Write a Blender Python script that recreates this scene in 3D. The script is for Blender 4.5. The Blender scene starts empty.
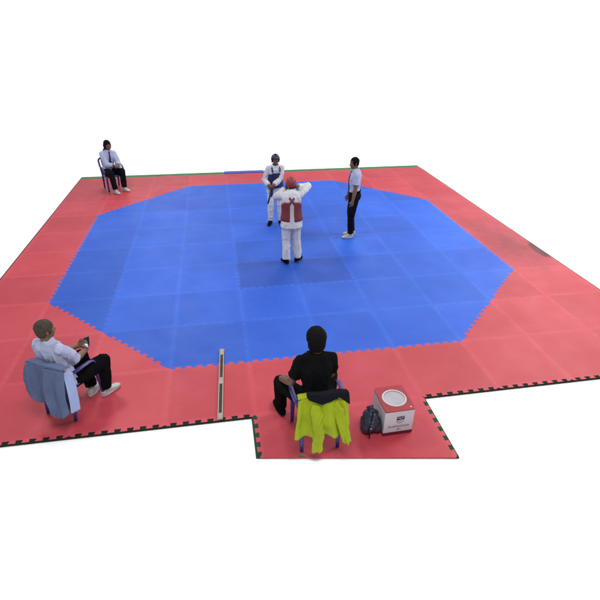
import bpy, bmesh, math, random
from mathutils import Vector, Matrix, noise
V = Vector
random.seed(7)
scene = bpy.context.scene
COL = scene.collection
R = math.radians

# ------------------------------------------------------------------ materials
def srgb(r, g, b):
    f = lambda c: (c/255)/12.92 if c/255 <= .04045 else ((c/255+.055)/1.055)**2.4
    return (f(r), f(g), f(b), 1)

def mat(name, col, rough=.7, spec=.3, var=.12, nscale=9, bump=.0, bscale=400, sheen=0, metal=0):
    m = bpy.data.materials.new(name); m.use_nodes = True
    nt = m.node_tree; N = nt.nodes; L = nt.links
    b = N['Principled BSDF']
    b.inputs['Roughness'].default_value = rough
    b.inputs['Specular IOR Level'].default_value = spec
    b.inputs['Metallic'].default_value = metal
    if sheen: b.inputs['Sheen Weight'].default_value = sheen
    tc = N.new('ShaderNodeTexCoord')
    no = N.new('ShaderNodeTexNoise'); no.inputs['Scale'].default_value = nscale; no.inputs['Detail'].default_value = 5
    L.new(tc.outputs['Object'], no.inputs['Vector'])
    ramp = N.new('ShaderNodeValToRGB')
    c = V(col[:3])
    ramp.color_ramp.elements[0].position = .3; ramp.color_ramp.elements[1].position = .7
    ramp.color_ramp.elements[0].color = (*(c*(1-var)), 1)
    ramp.color_ramp.elements[1].color = (*[min(1, x*(1+var)) for x in c], 1)
    L.new(no.outputs['Fac'], ramp.inputs['Fac'])
    L.new(ramp.outputs['Color'], b.inputs['Base Color'])
    if bump:
        n2 = N.new('ShaderNodeTexNoise'); n2.inputs['Scale'].default_value = bscale; n2.inputs['Detail'].default_value = 3
        L.new(tc.outputs['Object'], n2.inputs['Vector'])
        bp = N.new('ShaderNodeBump'); bp.inputs['Strength'].default_value = bump; bp.inputs['Distance'].default_value = .004
        L.new(n2.outputs['Fac'], bp.inputs['Height']); L.new(bp.outputs['Normal'], b.inputs['Normal'])
    return m

def mat_foam(name, col, pale, seam_fac, shadow_patches=None):
    """EVA foam: per-tile tone (face attribute), worn pale edges along the seams, scuffs, fine grain."""
    m = bpy.data.materials.new(name); m.use_nodes = True
    nt = m.node_tree; N = nt.nodes; L = nt.links
    b = N['Principled BSDF']; b.inputs['Roughness'].default_value = .5; b.inputs['Specular IOR Level'].default_value = .32
    tc = N.new('ShaderNodeTexCoord')
    def math_(op, a, bb=None, cc=None):
        n = N.new('ShaderNodeMath'); n.operation = op
        for i, x in enumerate((a, bb, cc)):
            if x is None: continue
            if isinstance(x, (int, float)): n.inputs[i].default_value = x
            else: L.new(x, n.inputs[i])
        return n.outputs[0]
    def noise_(sc, det=4, rough=.55, vec=None):
        n = N.new('ShaderNodeTexNoise'); n.inputs['Scale'].default_value = sc
        n.inputs['Detail'].default_value = det; n.inputs['Roughness'].default_value = rough
        L.new(vec or tc.outputs['Object'], n.inputs['Vector']); return n.outputs['Fac']
    def mix(fac, a, c, mode='MIX'):
        n = N.new('ShaderNodeMix'); n.data_type = 'RGBA'; n.blend_type = mode
        if isinstance(fac, (int, float)): n.inputs['Factor'].default_value = fac
        else: L.new(fac, n.inputs['Factor'])
        for k, x in (('A', a), ('B', c)):
            s = [i for i in n.inputs if i.name == k and i.type == 'RGBA'][0]
            if isinstance(x, tuple): s.default_value = x
            else: L.new(x, s)
        return [o for o in n.outputs if o.type == 'RGBA'][0]
    at = N.new('ShaderNodeAttribute'); at.attribute_name = 'tile_tone'
    tone = at.outputs['Fac']
    sx = N.new('ShaderNodeSeparateXYZ'); L.new(tc.outputs['Object'], sx.inputs[0])
    ds = []
    for ax in ('X', 'Y'):
        d = math_('PINGPONG', sx.outputs[ax], .5)         # distance from the whole-metre seams
        ds.append(d)
    d = math_('MINIMUM', ds[0], ds[1])
    wob = math_('MULTIPLY', math_('SUBTRACT', noise_(5), .5), .05)
    d2 = math_('ADD', d, wob)
    worn = math_('SMOOTH_MAX', math_('SUBTRACT', 1, math_('DIVIDE', d2, .055)), 0, .1)
    worn = math_('MULTIPLY', worn, math_('MULTIPLY', noise_(1.3, 2), seam_fac*2))
    worn = math_('MINIMUM', worn, 1)
    base = mix(1.0, tuple(col), (1, 1, 1, 1), 'MULTIPLY')
    c1 = mix(worn, base, tuple(pale))
    # cloudy scuffing
    sc = math_('MULTIPLY', math_('SUBTRACT', noise_(.9, 6, .6), .42), 1.1)
    sc = math_('MAXIMUM', math_('MINIMUM', sc, .35), 0)
    c2 = mix(sc, c1, tuple(pale))
    mp = N.new('ShaderNodeMapping'); mp.inputs['Scale'].default_value = (3, 60, 1); mp.inputs['Rotation'].default_value = (0, 0, .5)
    L.new(tc.outputs['Object'], mp.inputs['Vector'])
    st = noise_(1, 3, .5, mp.outputs['Vector'])
    st = math_('MULTIPLY', math_('MAXIMUM', math_('SUBTRACT', st, .6), 0), .6)
    c3 = mix(st, c2, tuple(pale))
    vm = N.new('ShaderNodeVectorMath'); vm.operation = 'SCALE'
    L.new(c3, vm.inputs[0]); L.new(tone, vm.inputs['Scale'])
    out = vm.outputs[0]
    if shadow_patches:  # soft shadow patches painted into the foam colour
        for (px, py, rx, ry, dark, k) in shadow_patches:
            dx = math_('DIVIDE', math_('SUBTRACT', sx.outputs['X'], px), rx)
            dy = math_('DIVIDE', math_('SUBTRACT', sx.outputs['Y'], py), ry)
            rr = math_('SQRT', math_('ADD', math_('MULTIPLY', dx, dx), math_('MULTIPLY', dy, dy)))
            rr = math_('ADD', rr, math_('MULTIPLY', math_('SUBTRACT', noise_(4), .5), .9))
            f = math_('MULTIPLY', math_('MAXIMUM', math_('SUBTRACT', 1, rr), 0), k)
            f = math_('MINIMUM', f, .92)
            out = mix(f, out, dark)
    L.new(out, b.inputs['Base Color'])
    rr = math_('ADD', .42, math_('MULTIPLY', noise_(3, 5), .22)); L.new(rr, b.inputs['Roughness'])
    g = noise_(220, 2)
    bp = N.new('ShaderNodeBump'); bp.inputs['Strength'].default_value = .25; bp.inputs['Distance'].default_value = .002
    L.new(g, bp.inputs['Height']); L.new(bp.outputs['Normal'], b.inputs['Normal'])
    return m

M = dict(
    floor=mat('white_floor_paint', (.995, .995, .995), .9, .0, .0),
    blue=mat_foam('blue_foam', (.008, .071, .45, 1), (.03, .14, .64, 1), .28),
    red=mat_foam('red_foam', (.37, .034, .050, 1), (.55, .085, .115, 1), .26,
                 shadow_patches=[(4.97, -1.27, .13, .42, (.012, .006, .008, 1), 3.0), (4.55, -.9, .8, 1.4, (.17, .014, .024, 1), .85),  # shadow of absent people at the right edge, painted into the red
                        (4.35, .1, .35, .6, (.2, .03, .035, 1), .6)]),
    edge=mat('edge_rubber', (.004, .010, .006), .8, .2, .3, 6),
    edge_green=mat('green_rubber', (.012, .045, .022), .8, .2, .3, 6),
    green=mat('green_floor', (.042, .135, .058), .7, .3, .2, 4),
    bluestrip=mat('blue_strip', (.05, .07, .38), .6, .3, .15, 4),
    skin_d=mat('brown_skin', (.10, .048, .028), .55, .4, .12, 20),
    skin_m=mat('tan_skin', (.135, .070, .042), .55, .4, .12, 20),
    hair_b=mat('black_hair', (.004, .0035, .0035), .8, .08, .4, 60, .6, 300),
    hair_g=mat('greying_brown_hair', (.045, .036, .026), .8, .2, .3, 30, .6, 250),
    shirt=mat('pale_blue_cotton', (.31, .335, .49), .85, .15, .06, 6, .15, 500),
    white=mat('white_cotton', (.48, .48, .53), .85, .15, .05, 6, .2, 300),
    white_w=mat('white_leather', (.34, .34, .345), .5, .4, .06, 14),
    black=mat('black_fabric', (.004, .004, .005), .95, .04, .3, 10, .2, 400),
    navyt=mat('dark_trousers', (.006, .0055, .010), .95, .05, .3, 10, .2, 400),
    tie=mat('navy_tie', (.012, .018, .09), .6, .3, .1, 20),
    red_pad=mat('red_padding', (.115, .010, .016), .5, .4, .12, 10),
    red_helm=mat('red_foam_helmet', (.18, .016, .016), .5, .4, .14, 14),
    navy_pad=mat('navy_padding', (.012, .018, .075), .5, .4, .15, 10),
    navy_helm=mat('navy_foam_helmet', (.010, .012, .04), .5, .4, .15, 14),
    plastic=mat('indigo_plastic', (.028, .020, .125), .38, .5, .12, 5),
    hivis=mat('yellow_green_fabric', (.25, .31, .007), .75, .2, .10, 5, .15, 400),
    dark_lining=mat('dark_collar_fabric', (.005, .006, .010), .9, .08, .2, 12),
    suit=mat('blue_grey_suiting', (.075, .098, .185), .85, .15, .10, 7, .2, 500),
    suit_shade=mat('dark_blue_shade', (.018, .022, .060), .6, .3, .10, 7),  # dark tone painting the shade inside the jacket
    suit_lin=mat('pale_blue_lining', (.22, .27, .47), .55, .4, .08, 7),
    card_red=mat('red_printed_card', (.24, .016, .024), .45, .4, .1, 7),
    card_white=mat('white_printed_card', (.42, .39, .44), .5, .4, .05, 5),
    card_grey=mat('grey_card', (.31, .29, .33), .6, .3, .08, 6),
    maroon=mat('maroon_print', (.10, .008, .02), .5, .3, .1, 9),
    ink=mat('dark_ink', (.02, .022, .05), .6, .2, .1, 10),
    ink2=mat('grey_ink', (.11, .09, .12), .6, .2, .1, 10),
    bag=mat('navy_nylon', (.008, .012, .03), .45, .5, .3, 14, .3, 90),
    stripg=mat('beige_grey_aluminium', (.27, .24, .21), .55, .4, .12, 8),
    stripd=mat('dark_brown_slot', (.045, .030, .026), .7, .2, .3, 8),
    paper=mat('white_paper', (.8, .78, .76), .8, .2, .05, 10),
    eyew=mat('eye_white', (.22, .20, .19), .3, .5, .02, 5),
    eyeb=mat('eye_iris', (.01, .007, .005), .2, .5, .1, 5),
    steel=mat('brushed_steel', (.6, .6, .6), .3, .5, .05, 30, metal=1),
    screen=mat('black_glass', (.005, .005, .006), .1, .5, .1, 5),
)

# ------------------------------------------------------------------ object helpers
def tag(o, label, cat, group=None, kind=None):
    if label: o['label'] = label
    if cat: o['category'] = cat
    if group: o['group'] = group
    if kind: o['kind'] = kind
    return o

def link(o, parent=None):
    COL.objects.link(o)
    if parent: o.parent = parent
    return o

def empty(name, loc=(0, 0, 0), rz=0):
    o = bpy.data.objects.new(name, None); o.location = loc; o.rotation_euler = (0, 0, rz)
    o.empty_display_size = .2
    return link(o)

def mesh_obj(name, bm, mats, parent=None, smooth=True):
    bmesh.ops.recalc_face_normals(bm, faces=bm.faces[:])
    me = bpy.data.meshes.new(name); bm.to_mesh(me); bm.free()
    if not isinstance(mats, (list, tuple)): mats = [mats]
    for m in mats: me.materials.append(m)
    if smooth:
        for p in me.polygons: p.use_smooth = True
    return link(bpy.data.objects.new(name, me), parent)

def apply_mods(o):
    dg = bpy.context.evaluated_depsgraph_get(); dg.update()
    me = bpy.data.meshes.new_from_object(o.evaluated_get(dg))
    old = o.data; o.modifiers.clear(); o.data = me; bpy.data.meshes.remove(old); me.name = o.name
    return o

def organic(name, bm, material, parent=None, voxel=.006, smooth=4, wr=0, wfreq=9, stretch=(1, 1, .45), seed=0):
    o = mesh_obj(name, bm, material)
    r = o.modifiers.new('r', 'REMESH'); r.mode = 'VOXEL'; r.voxel_size = voxel
    if smooth:
        s = o.modifiers.new('s', 'SMOOTH'); s.factor = .5; s.iterations = smooth
    apply_mods(o)
    me = o.data
    if not me.materials: me.materials.append(material)
    if wr:
        me.update()
        off = V((seed*3.7, seed*1.3, 5))
        nv = [v.normal.copy() for v in me.vertices]
        for v, n in zip(me.vertices, nv):
            p = V((v.co.x*stretch[0], v.co.y*stretch[1], v.co.z*stretch[2]))*wfreq+off
            w1 = V((noise.noise(p*.5), noise.noise(p*.5+V((5, 5, 5))), 0))*.9
            a = max(0, 1-abs(noise.noise(p+w1))*3.2); a *= a
            b = noise.noise(p*.45+V((9, 2, 1)))
            c = max(0, 1-abs(noise.noise(p*2.1+w1*2+V((3, 8, 2))))*3)
            v.co += n*(a*.95+b*.75+c*.35-.35)*wr
    for p in me.polygons: p.use_smooth = True
    if parent: o.parent = parent
    return o

def loft(bm, secs, n=20, power=2.0):
    """secs: (centre, half-axis a, half-axis b) vectors; closed tube with flat caps."""
    rings = []
    for c, a, b in secs:
        ring = []
        for i in range(n):
            t = 2*math.pi*i/n
            ct, st = math.cos(t), math.sin(t)
            ct = math.copysign(abs(ct)**(2/power), ct); st = math.copysign(abs(st)**(2/power), st)
            ring.append(bm.verts.new(c+a*ct+b*st))
        rings.append(ring)
    for r0, r1 in zip(rings, rings[1:]):
        for i in range(n):
            bm.faces.new((r0[i], r0[(i+1) % n], r1[(i+1) % n], r1[i]))
    for r, s in ((rings[0], -1), (rings[-1], 1)):
        c = bm.verts.new(sum((v.co for v in r), V())/n)
        for i in range(n): bm.faces.new((r[i], r[(i+1) % n], c))

def ell(bm, c, ax, ay, az, seg=20, rings=12):
    """ellipsoid with half-axis vectors"""
    mtx = Matrix(((ax.x, ay.x, az.x, c.x), (ax.y, ay.y, az.y, c.y), (ax.z, ay.z, az.z, c.z), (0, 0, 0, 1)))
    bmesh.ops.create_uvsphere(bm, u_segments=seg, v_segments=rings, radius=1, matrix=mtx)

def ball(bm, c, r, seg=14): ell(bm, V(c), V((r, 0, 0)), V((0, r, 0)), V((0, 0, r)), seg, max(6, seg//2+1))

def frame(d):
    d = d.normalized()
    up = V((0, 0, 1)) if abs(d.z) < .93 else V((0, 1, 0))
    a = d.cross(up).normalized(); return a, a.cross(d).normalized()

def tube(bm, pts, rad, n=14, ends=True, flat=1.0):
    pts = [V(p) for p in pts]
    secs = []
    for i, p in enumerate(pts):
        d = (pts[min(i+1, len(pts)-1)]-pts[max(i-1, 0)])
        a, b = frame(d); secs.append((p, a*rad[i], b*rad[i]*flat))
    loft(bm, secs, n)
    if ends:
        ball(bm, pts[0], rad[0]*.995, n); ball(bm, pts[-1], rad[-1]*.995, n)

def seg_pts(a, b, rads):
    n = len(rads)
    return [a.lerp(b, i/(n-1)) for i in range(n)], rads

def ik(a, b, l1, l2, pole):
    d = b-a; L = d.length
    if L > (l1+l2)*.999:
        b = a+d*((l1+l2)*.999/L); d = b-a; L = d.length
    x = (l1*l1-l2*l2+L*L)/(2*L); h = math.sqrt(max(0, l1*l1-x*x))
    u = d/L; p = (pole-u*pole.dot(u)).normalized()
    return a+u*x+p*h, b

def bm_box(bm, lo, hi, mtx=None, mi=0):
    vs = [bm.verts.new(V((x, y, z))) for x in (lo[0], hi[0]) for y in (lo[1], hi[1]) for z in (lo[2], hi[2])]
    if mtx:
        for v in vs: v.co = mtx @ v.co
    fs = []
    for q in ((0, 1, 3, 2), (4, 6, 7, 5), (0, 4, 5, 1), (2, 3, 7, 6), (0, 2, 6, 4), (1, 5, 7, 3)):
        f = bm.faces.new([vs[i] for i in q]); f.material_index = mi; fs.append(f)
    return vs, fs

def bevel_mod(o, w, seg=2):
    b = o.modifiers.new('b', 'BEVEL'); b.width = w; b.segments = seg; b.limit_method = 'ANGLE'; b.angle_limit = R(40)
    return o

# ------------------------------------------------------------------ camera
cam = bpy.data.cameras.new('camera'); co = bpy.data.objects.new('camera', cam); COL.objects.link(co)
F_, CX, CY, CZ, PIT, YAW, ROL = 473.295, -1.20294, -9.01214, 3.85051, .529183, .174622, .011392
fw = V((math.sin(YAW)*math.cos(PIT), math.cos(YAW)*math.cos(PIT), -math.sin(PIT)))
r_ = V((math.cos(YAW), -math.sin(YAW), 0)); u_ = r_.cross(fw)
r2 = r_*math.cos(ROL)+u_*math.sin(ROL); u2 = -r_*math.sin(ROL)+u_*math.cos(ROL)
mt = Matrix((r2, u2, -fw)).transposed().to_4x4(); mt.translation = V((CX, CY, CZ))
co.matrix_world = mt
cam.sensor_width = 36; cam.lens = F_/600*36; cam.clip_end = 500; cam.clip_start = .05
scene.camera = co

# ------------------------------------------------------------------ light
w = bpy.data.worlds.new('World'); scene.world = w; w.use_nodes = True
nt = w.node_tree; bg = nt.nodes['Background']
tc = nt.nodes.new('ShaderNodeTexCoord'); sp = nt.nodes.new('ShaderNodeSeparateXYZ')
nt.links.new(tc.outputs['Generated'], sp.inputs[0])
rp = nt.nodes.new('ShaderNodeValToRGB')     # bright white surroundings, dimmer hall ceiling overhead
rp.color_ramp.elements[0].position = .16; rp.color_ramp.elements[0].color = (1.03, 1.03, 1.03, 1)
rp.color_ramp.elements[1].position = .36; rp.color_ramp.elements[1].color = (.26, .27, .29, 1)
nt.links.new(sp.outputs['Z'], rp.inputs['Fac']); nt.links.new(rp.outputs['Color'], bg.inputs['Color'])
bg.inputs['Strength'].default_value = 1.0

def lamp(loc, size, power, col=(1, .98, .95)):
    l = bpy.data.lights.new('area_lamp', 'AREA'); l.shape = 'SQUARE'; l.size = size; l.energy = power; l.color = col
    o = bpy.data.objects.new('area_lamp', l); o.location = loc; COL.objects.link(o)
lamp((-4.5, -1.0, 7.5), 1.4, 330)
lamp((-3.0, 5.5, 7.5), 2.2, 290)
lamp((4.0, 6.5, 7.5), 3.0, 330)
lamp((7.5, -1.5, 7.5), 3.4, 860)
lamp((13.5, 9.0, 7.5), 8.0, 1050)  # added out of view to put sheen on the mat's right side
lamp((-4.0, 15.5, 7.5), 5.0, 380)  # added out of view for pale glare on the mat, left of centre
lamp((-0.5, -8.5, 8.0), 2.6, 570)
scene.view_settings.view_transform = 'Standard'; scene.view_settings.look = 'None'
scene.view_settings.gamma = 1; scene.view_settings.exposure = 0

# ------------------------------------------------------------------ floor and mat
bm = bmesh.new()
bmesh.ops.create_grid(bm, x_segments=4, y_segments=4, size=6.6, matrix=Matrix.Translation((0, 0, -.034)))
tag(mesh_obj('floor', bm, M['floor'], smooth=False), 'plain white floor under and around the sparring mat', 'floor', kind='structure')

PITCH, DEP = .135, .021
def seam(a, b):
    """toothed puzzle line from a to b (canonical direction so neighbours share it)"""
    a, b = V(a), V(b)
    flip = (round(a.x, 4), round(a.y, 4)) > (round(b.x, 4), round(b.y, 4))
    if flip: a, b = b, a
    d = b-a; L = d.length; d = d/L; n = V((-d.y, d.x))
    k = max(1, int((L-(.05 if min(abs(d.x), abs(d.y))/L < .01 else .27))/PITCH))
    s0 = (L-(k-1)*PITCH)/2
    e0 = .035 if min(abs(d.x), abs(d.y)) < .01 else .10
    pts = [a.copy(), a+d*e0-n*DEP]
    for i in range(k):
        c = s0+i*PITCH
        for (o, h) in ((-.030, -DEP), (-.037, DEP), (.037, DEP), (.030, -DEP)):
            pts.append(a+d*(c+o)+n*h)
    pts += [b-d*e0-n*DEP, b.copy()]
    if flip: pts.reverse()
    return pts[:-1]

def tile_poly(corners, straight=()):
    out = []
    n = len(corners)
    for i in range(n):
        a, b = corners[i], corners[(i+1) % n]
        if i in straight: out.append(V(a))
        else: out += seam(a, b)
    return out

def add_tile(bm, corners, tone, lay, straight=()):
    pts = tile_poly(corners, straight)
    # small gap: pull outline inwards a hair via inset ring
    vs = [bm.verts.new((p.x, p.y, 0)) for p in pts]
    f = bm.faces.new(vs); f.normal_update()
    if f.normal.z < 0: f.normal_flip()
    res = bmesh.ops.inset_region(bm, faces=[f], thickness=.0035, depth=0, use_even_offset=False)
    zt = random.uniform(-.0006, .0006)
    for v in f.verts: v.co.z = zt
    ring = res['faces']
    for v in vs: v.co.z = -.0035
    # skirt
    low = [bm.verts.new((v.co.x, v.co.y, -.02)) for v in vs]
    sk = []
    for i in range(len(vs)):
        j = (i+1) % len(vs)
        sk.append(bm.faces.new((vs[i], low[i], low[j], vs[j])))
    for g in [f]+ring+sk: g[lay] = tone

matroot = empty('sparring_mat')
tag(matroot, 'large puzzle foam mat with a blue octagon inside a red border', 'mat')
bb = bmesh.new(); br = bmesh.new()
lb = bb.faces.layers.float.new('tile_tone'); lr = br.faces.layers.float.new('tile_tone')
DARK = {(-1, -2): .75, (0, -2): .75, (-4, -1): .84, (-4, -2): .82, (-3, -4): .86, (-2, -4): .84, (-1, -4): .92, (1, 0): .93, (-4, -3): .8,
        (3, -1): 1.12, (3, 0): 1.14, (2, 1): 1.12, (2, 2): 1.1, (3, 1): 1.12, (2, -3): .92, (1, -4): .94}
for i in range(-5, 5):
    for j in range(-5, 5):
        ex = lambda x: x*1.006 if abs(x) == 5 else x
        ey = lambda y: 5.045 if y == 5 else y
        c = [(ex(i), ey(j)), (ex(i+1), ey(j)), (ex(i+1), ey(j+1)), (ex(i), ey(j+1))]
        plain = tuple(k for k, t in ((3, i == -5), (1, i == 4), (2, j == 4)) if t)      # sides cut plain
        cx, cy = abs(i+.5), abs(j+.5)
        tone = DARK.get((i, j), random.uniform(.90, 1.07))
        if cx < 4 and cy < 4 and abs(cx+cy-6) < .01:
            # split tile: blue half nearer the centre
            srt = sorted(c, key=lambda p: abs(p[0])+abs(p[1]))
            inner, outer = srt[0], srt[3]; m1, m2 = srt[1], srt[2]
            add_tile(bb, [inner, m1, m2], tone, lb); add_tile(br, [outer, m2, m1], random.uniform(.93, 1.06), lr)
        elif cx < 4 and cy < 4 and cx+cy < 6: add_tile(bb, c, tone, lb)
        else: add_tile(br, c, random.uniform(.90, 1.06) if (i, j) not in DARK else 1, lr, plain)
cut = lambda x: -5.604+(x+1.068)*(-5.934+5.604)/(.973+1.068)
for i in (-1, 0):
    add_tile(br, [(i, cut(i)), (i+1, cut(i+1)), (i+1, -5), (i, -5)], random.uniform(.93, 1.0), lr, straight=(0,))
mesh_obj('blue_octagon', bb, M['blue'], matroot, smooth=False)
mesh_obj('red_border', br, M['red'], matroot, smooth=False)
bm = bmesh.new()
Z0, Z1 = -.030, -.0065
for lo, hi, mi in (((-5.052, -5.026, Z0), (-1.042, -4.9, Z1), 0), ((1.0, -5.026, Z0), (5.046, -4.9, Z1), 0),
               ((-5.052, -4.9, Z0), (-4.9, 5.04, Z1), 0), ((4.9, -4.9, Z0), (5.052, 5.04, Z1), 0)):
    bm_box(bm, lo, hi, mi=mi)
def prism(bm, pts, z0, z1, mi=0):
    a = [bm.verts.new((x, y, z0)) for x, y in pts]; b = [bm.verts.new((x, y, z1)) for x, y in pts]
    fs = [bm.faces.new(a), bm.faces.new(b)]
    for i in range(len(a)):
        j = (i+1) % len(a); fs.append(bm.faces.new((a[i], a[j], b[j], b[i])))
    for f in fs: f.material_index = mi
prism(bm, [(-1.042, cut(-1.042)+.004), (-.9, cut(-.9)+.004), (-.9, -4.95), (-1.042, -4.95)], Z0, Z1, 1)
prism(bm, [(.9, cut(.9)+.004), (1.032, cut(1.032)+.004), (1.032, -5.03), (.9, -5.04)], Z0, Z1, 1)
mesh_obj('edge_strip', bm, [M['edge'], M['edge_green']], matroot, smooth=False)

bm = bmesh.new(); bm_box(bm, (-5.06, 5.055, -.033), (5.05, 5.30, -.010))
tag(bevel_mod(mesh_obj('floor_strip', bm, M['green'], smooth=False), .003), 'narrow green floor strip along the far edge of the red mat', 'floor strip')
bm = bmesh.new(); bm_box(bm, (-1.02, 5.09, -.010), (.13, 5.30, .012))
tag(bevel_mod(mesh_obj('blue_strip', bm, M['bluestrip'], smooth=False), .004), 'short blue strip lying on the green strip behind the mat', 'strip')

# ------------------------------------------------------------------ people
class Fig:
    """Figure in its own frame: +y forward, +x its right, z up, metres (1.72 m tall before scale)."""
    def __init__(s, **k):
        s.pelvis = V(k.get('pelvis', (0, 0, .93)))
        s.yaw = R(k.get('torso_yaw', 0)); s.lean = R(k.get('lean', 0)); s.side = R(k.get('side', 0)); s.hunch = k.get('hunch', .0)
        rot = Matrix.Rotation(s.yaw, 3, 'Z') @ Matrix.Rotation(s.side, 3, 'Y') @ Matrix.Rotation(-s.lean, 3, 'X')
        s.Rt, s.Fw, s.T = rot @ V((1, 0, 0)), rot @ V((0, 1, 0)), rot @ V((0, 0, 1))
        pr = Matrix.Rotation(R(k.get('pelvis_yaw', 0)), 3, 'Z')
        s.pR, s.pF = pr @ V((1, 0, 0)), pr @ V((0, 1, 0))
        s.W = k.get('width', 1.0)
        s.neck = s.sp(.525)
        hy, hp, hr = k.get('head', (0, 0, 0))
        hrot = Matrix.Rotation(s.yaw+R(hy), 3, 'Z') @ Matrix.Rotation(R(hr), 3, 'Y') @ Matrix.Rotation(-R(hp), 3, 'X')
        s.hR, s.hF, s.hU = hrot @ V((1, 0, 0)), hrot @ V((0, 1, 0)), hrot @ V((0, 0, 1))
        s.hc = s.neck + s.T*.055 + s.hU*.085 + s.hF*.02
        s.sh = {sd: s.sp(.448)+s.Rt*(.166*s.W*sd) for sd in (-1, 1)}
        s.hip = {sd: s.pelvis+s.pR*(.088*sd)-V((0, 0, .03)) for sd in (-1, 1)}
        s.el, s.wr, s.kn, s.an, s.hand, s.foot = {}, {}, {}, {}, {}, {}
        for sd, key in ((-1, 'L'), (1, 'R')):
            h, pole = V(k['hand'+key]), V(k['elbow'+key])
            s.el[sd], s.wr[sd] = ik(s.sh[sd], h, .285, .25, pole)
            a, pole = V(k['ankle'+key]), V(k.get('knee'+key, (0, 1, 0)))
            s.kn[sd], s.an[sd] = ik(s.hip[sd], a, .42, .43, pole)
            s.hand[sd] = k.get('grip'+key, (None, None, 25))
            s.foot[sd] = R(k.get('foot'+key, 0))
    def sp(s, t):
        u = max(t, 0)/.525
        return s.pelvis + s.T*t + s.Fw*(s.hunch*u*u)
    def torso(s, bm, secs, off=0):
        out = []
        for t, a, b, fo in secs:
            f = max(0, min(1, 1-t/.12)) if t < .12 else 0      # pelvis turns with the hips
            rt = (s.Rt*(1-f)+s.pR*f).normalized(); fwd = (s.Fw*(1-f)+s.pF*f).normalized()
            out.append((s.sp(t)+fwd*fo, rt*(a*s.W+off), fwd*(b+off)))
        loft(bm, out, 26, 2.25)

TORSO = [(-.10, .10, .085, -.005), (-.06, .152, .108, -.01), (0, .168, .118, -.01), (.08, .150, .106, 0), (.17, .140, .100, .005),
         (.27, .155, .110, .005), (.36, .168, .115, .0), (.43, .172, .102, -.008), (.48, .150, .080, -.012), (.515, .095, .062, -.012), (.54, .055, .05, -.005)]

def hand_prims(bm, wr, d, n, sd, curl, thumb=35):
    """palm + five jointed fingers; d = finger direction, n = direction the palm faces"""
    d = d.normalized(); n = (n-d*n.dot(d)).normalized(); lat = d.cross(n).normalized()*sd   # towards the thumb
    secs = []
    for t, wd, th in ((0, .024, .019), (.03, .036, .019), (.07, .042, .017), (.095, .040, .013)):
        secs.append((wr+d*t, lat*wd, n*th))
    loft(bm, secs, 14, 2.6)
    for i, (o, ln, r) in enumerate(((.031, .070, .0088), (.0105, .078, .009), (-.0105, .072, .0088), (-.031, .056, .0078))):
        p = wr+d*.088+lat*o; ang = math.radians(curl*.5+i*3)
        dd = d; pts = [p-d*.02, p]; rr = [r, r]
        for q, fr in enumerate((.45, .31, .24)):
            a = ang*(1 if q else .6)
            dd = (dd*math.cos(a)+n*math.sin(a)).normalized() if q == 0 else (Matrix.Rotation(a, 3, d.cross(n)) @ dd)
            p = p+dd*ln*fr+lat*(o*.06); pts.append(p); rr.append(r*(.97-.1*q))
        tube(bm, pts, rr, 10)
    p = wr+d*.028+lat*.030; dd = (lat*math.cos(R(90-thumb-12))+d*math.sin(R(90-thumb))+n*.35).normalized()
    pts = [wr+d*.012+lat*.012, p]; rr = [.013, .0125]
    for fr, bend in ((.036, .12), (.028, .45)):
        dd = (dd+(d+n*.6)*bend).normalized(); p = p+dd*fr; pts.append(p); rr.append(rr[-1]*.9)
    tube(bm, pts, rr, 10)

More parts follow.
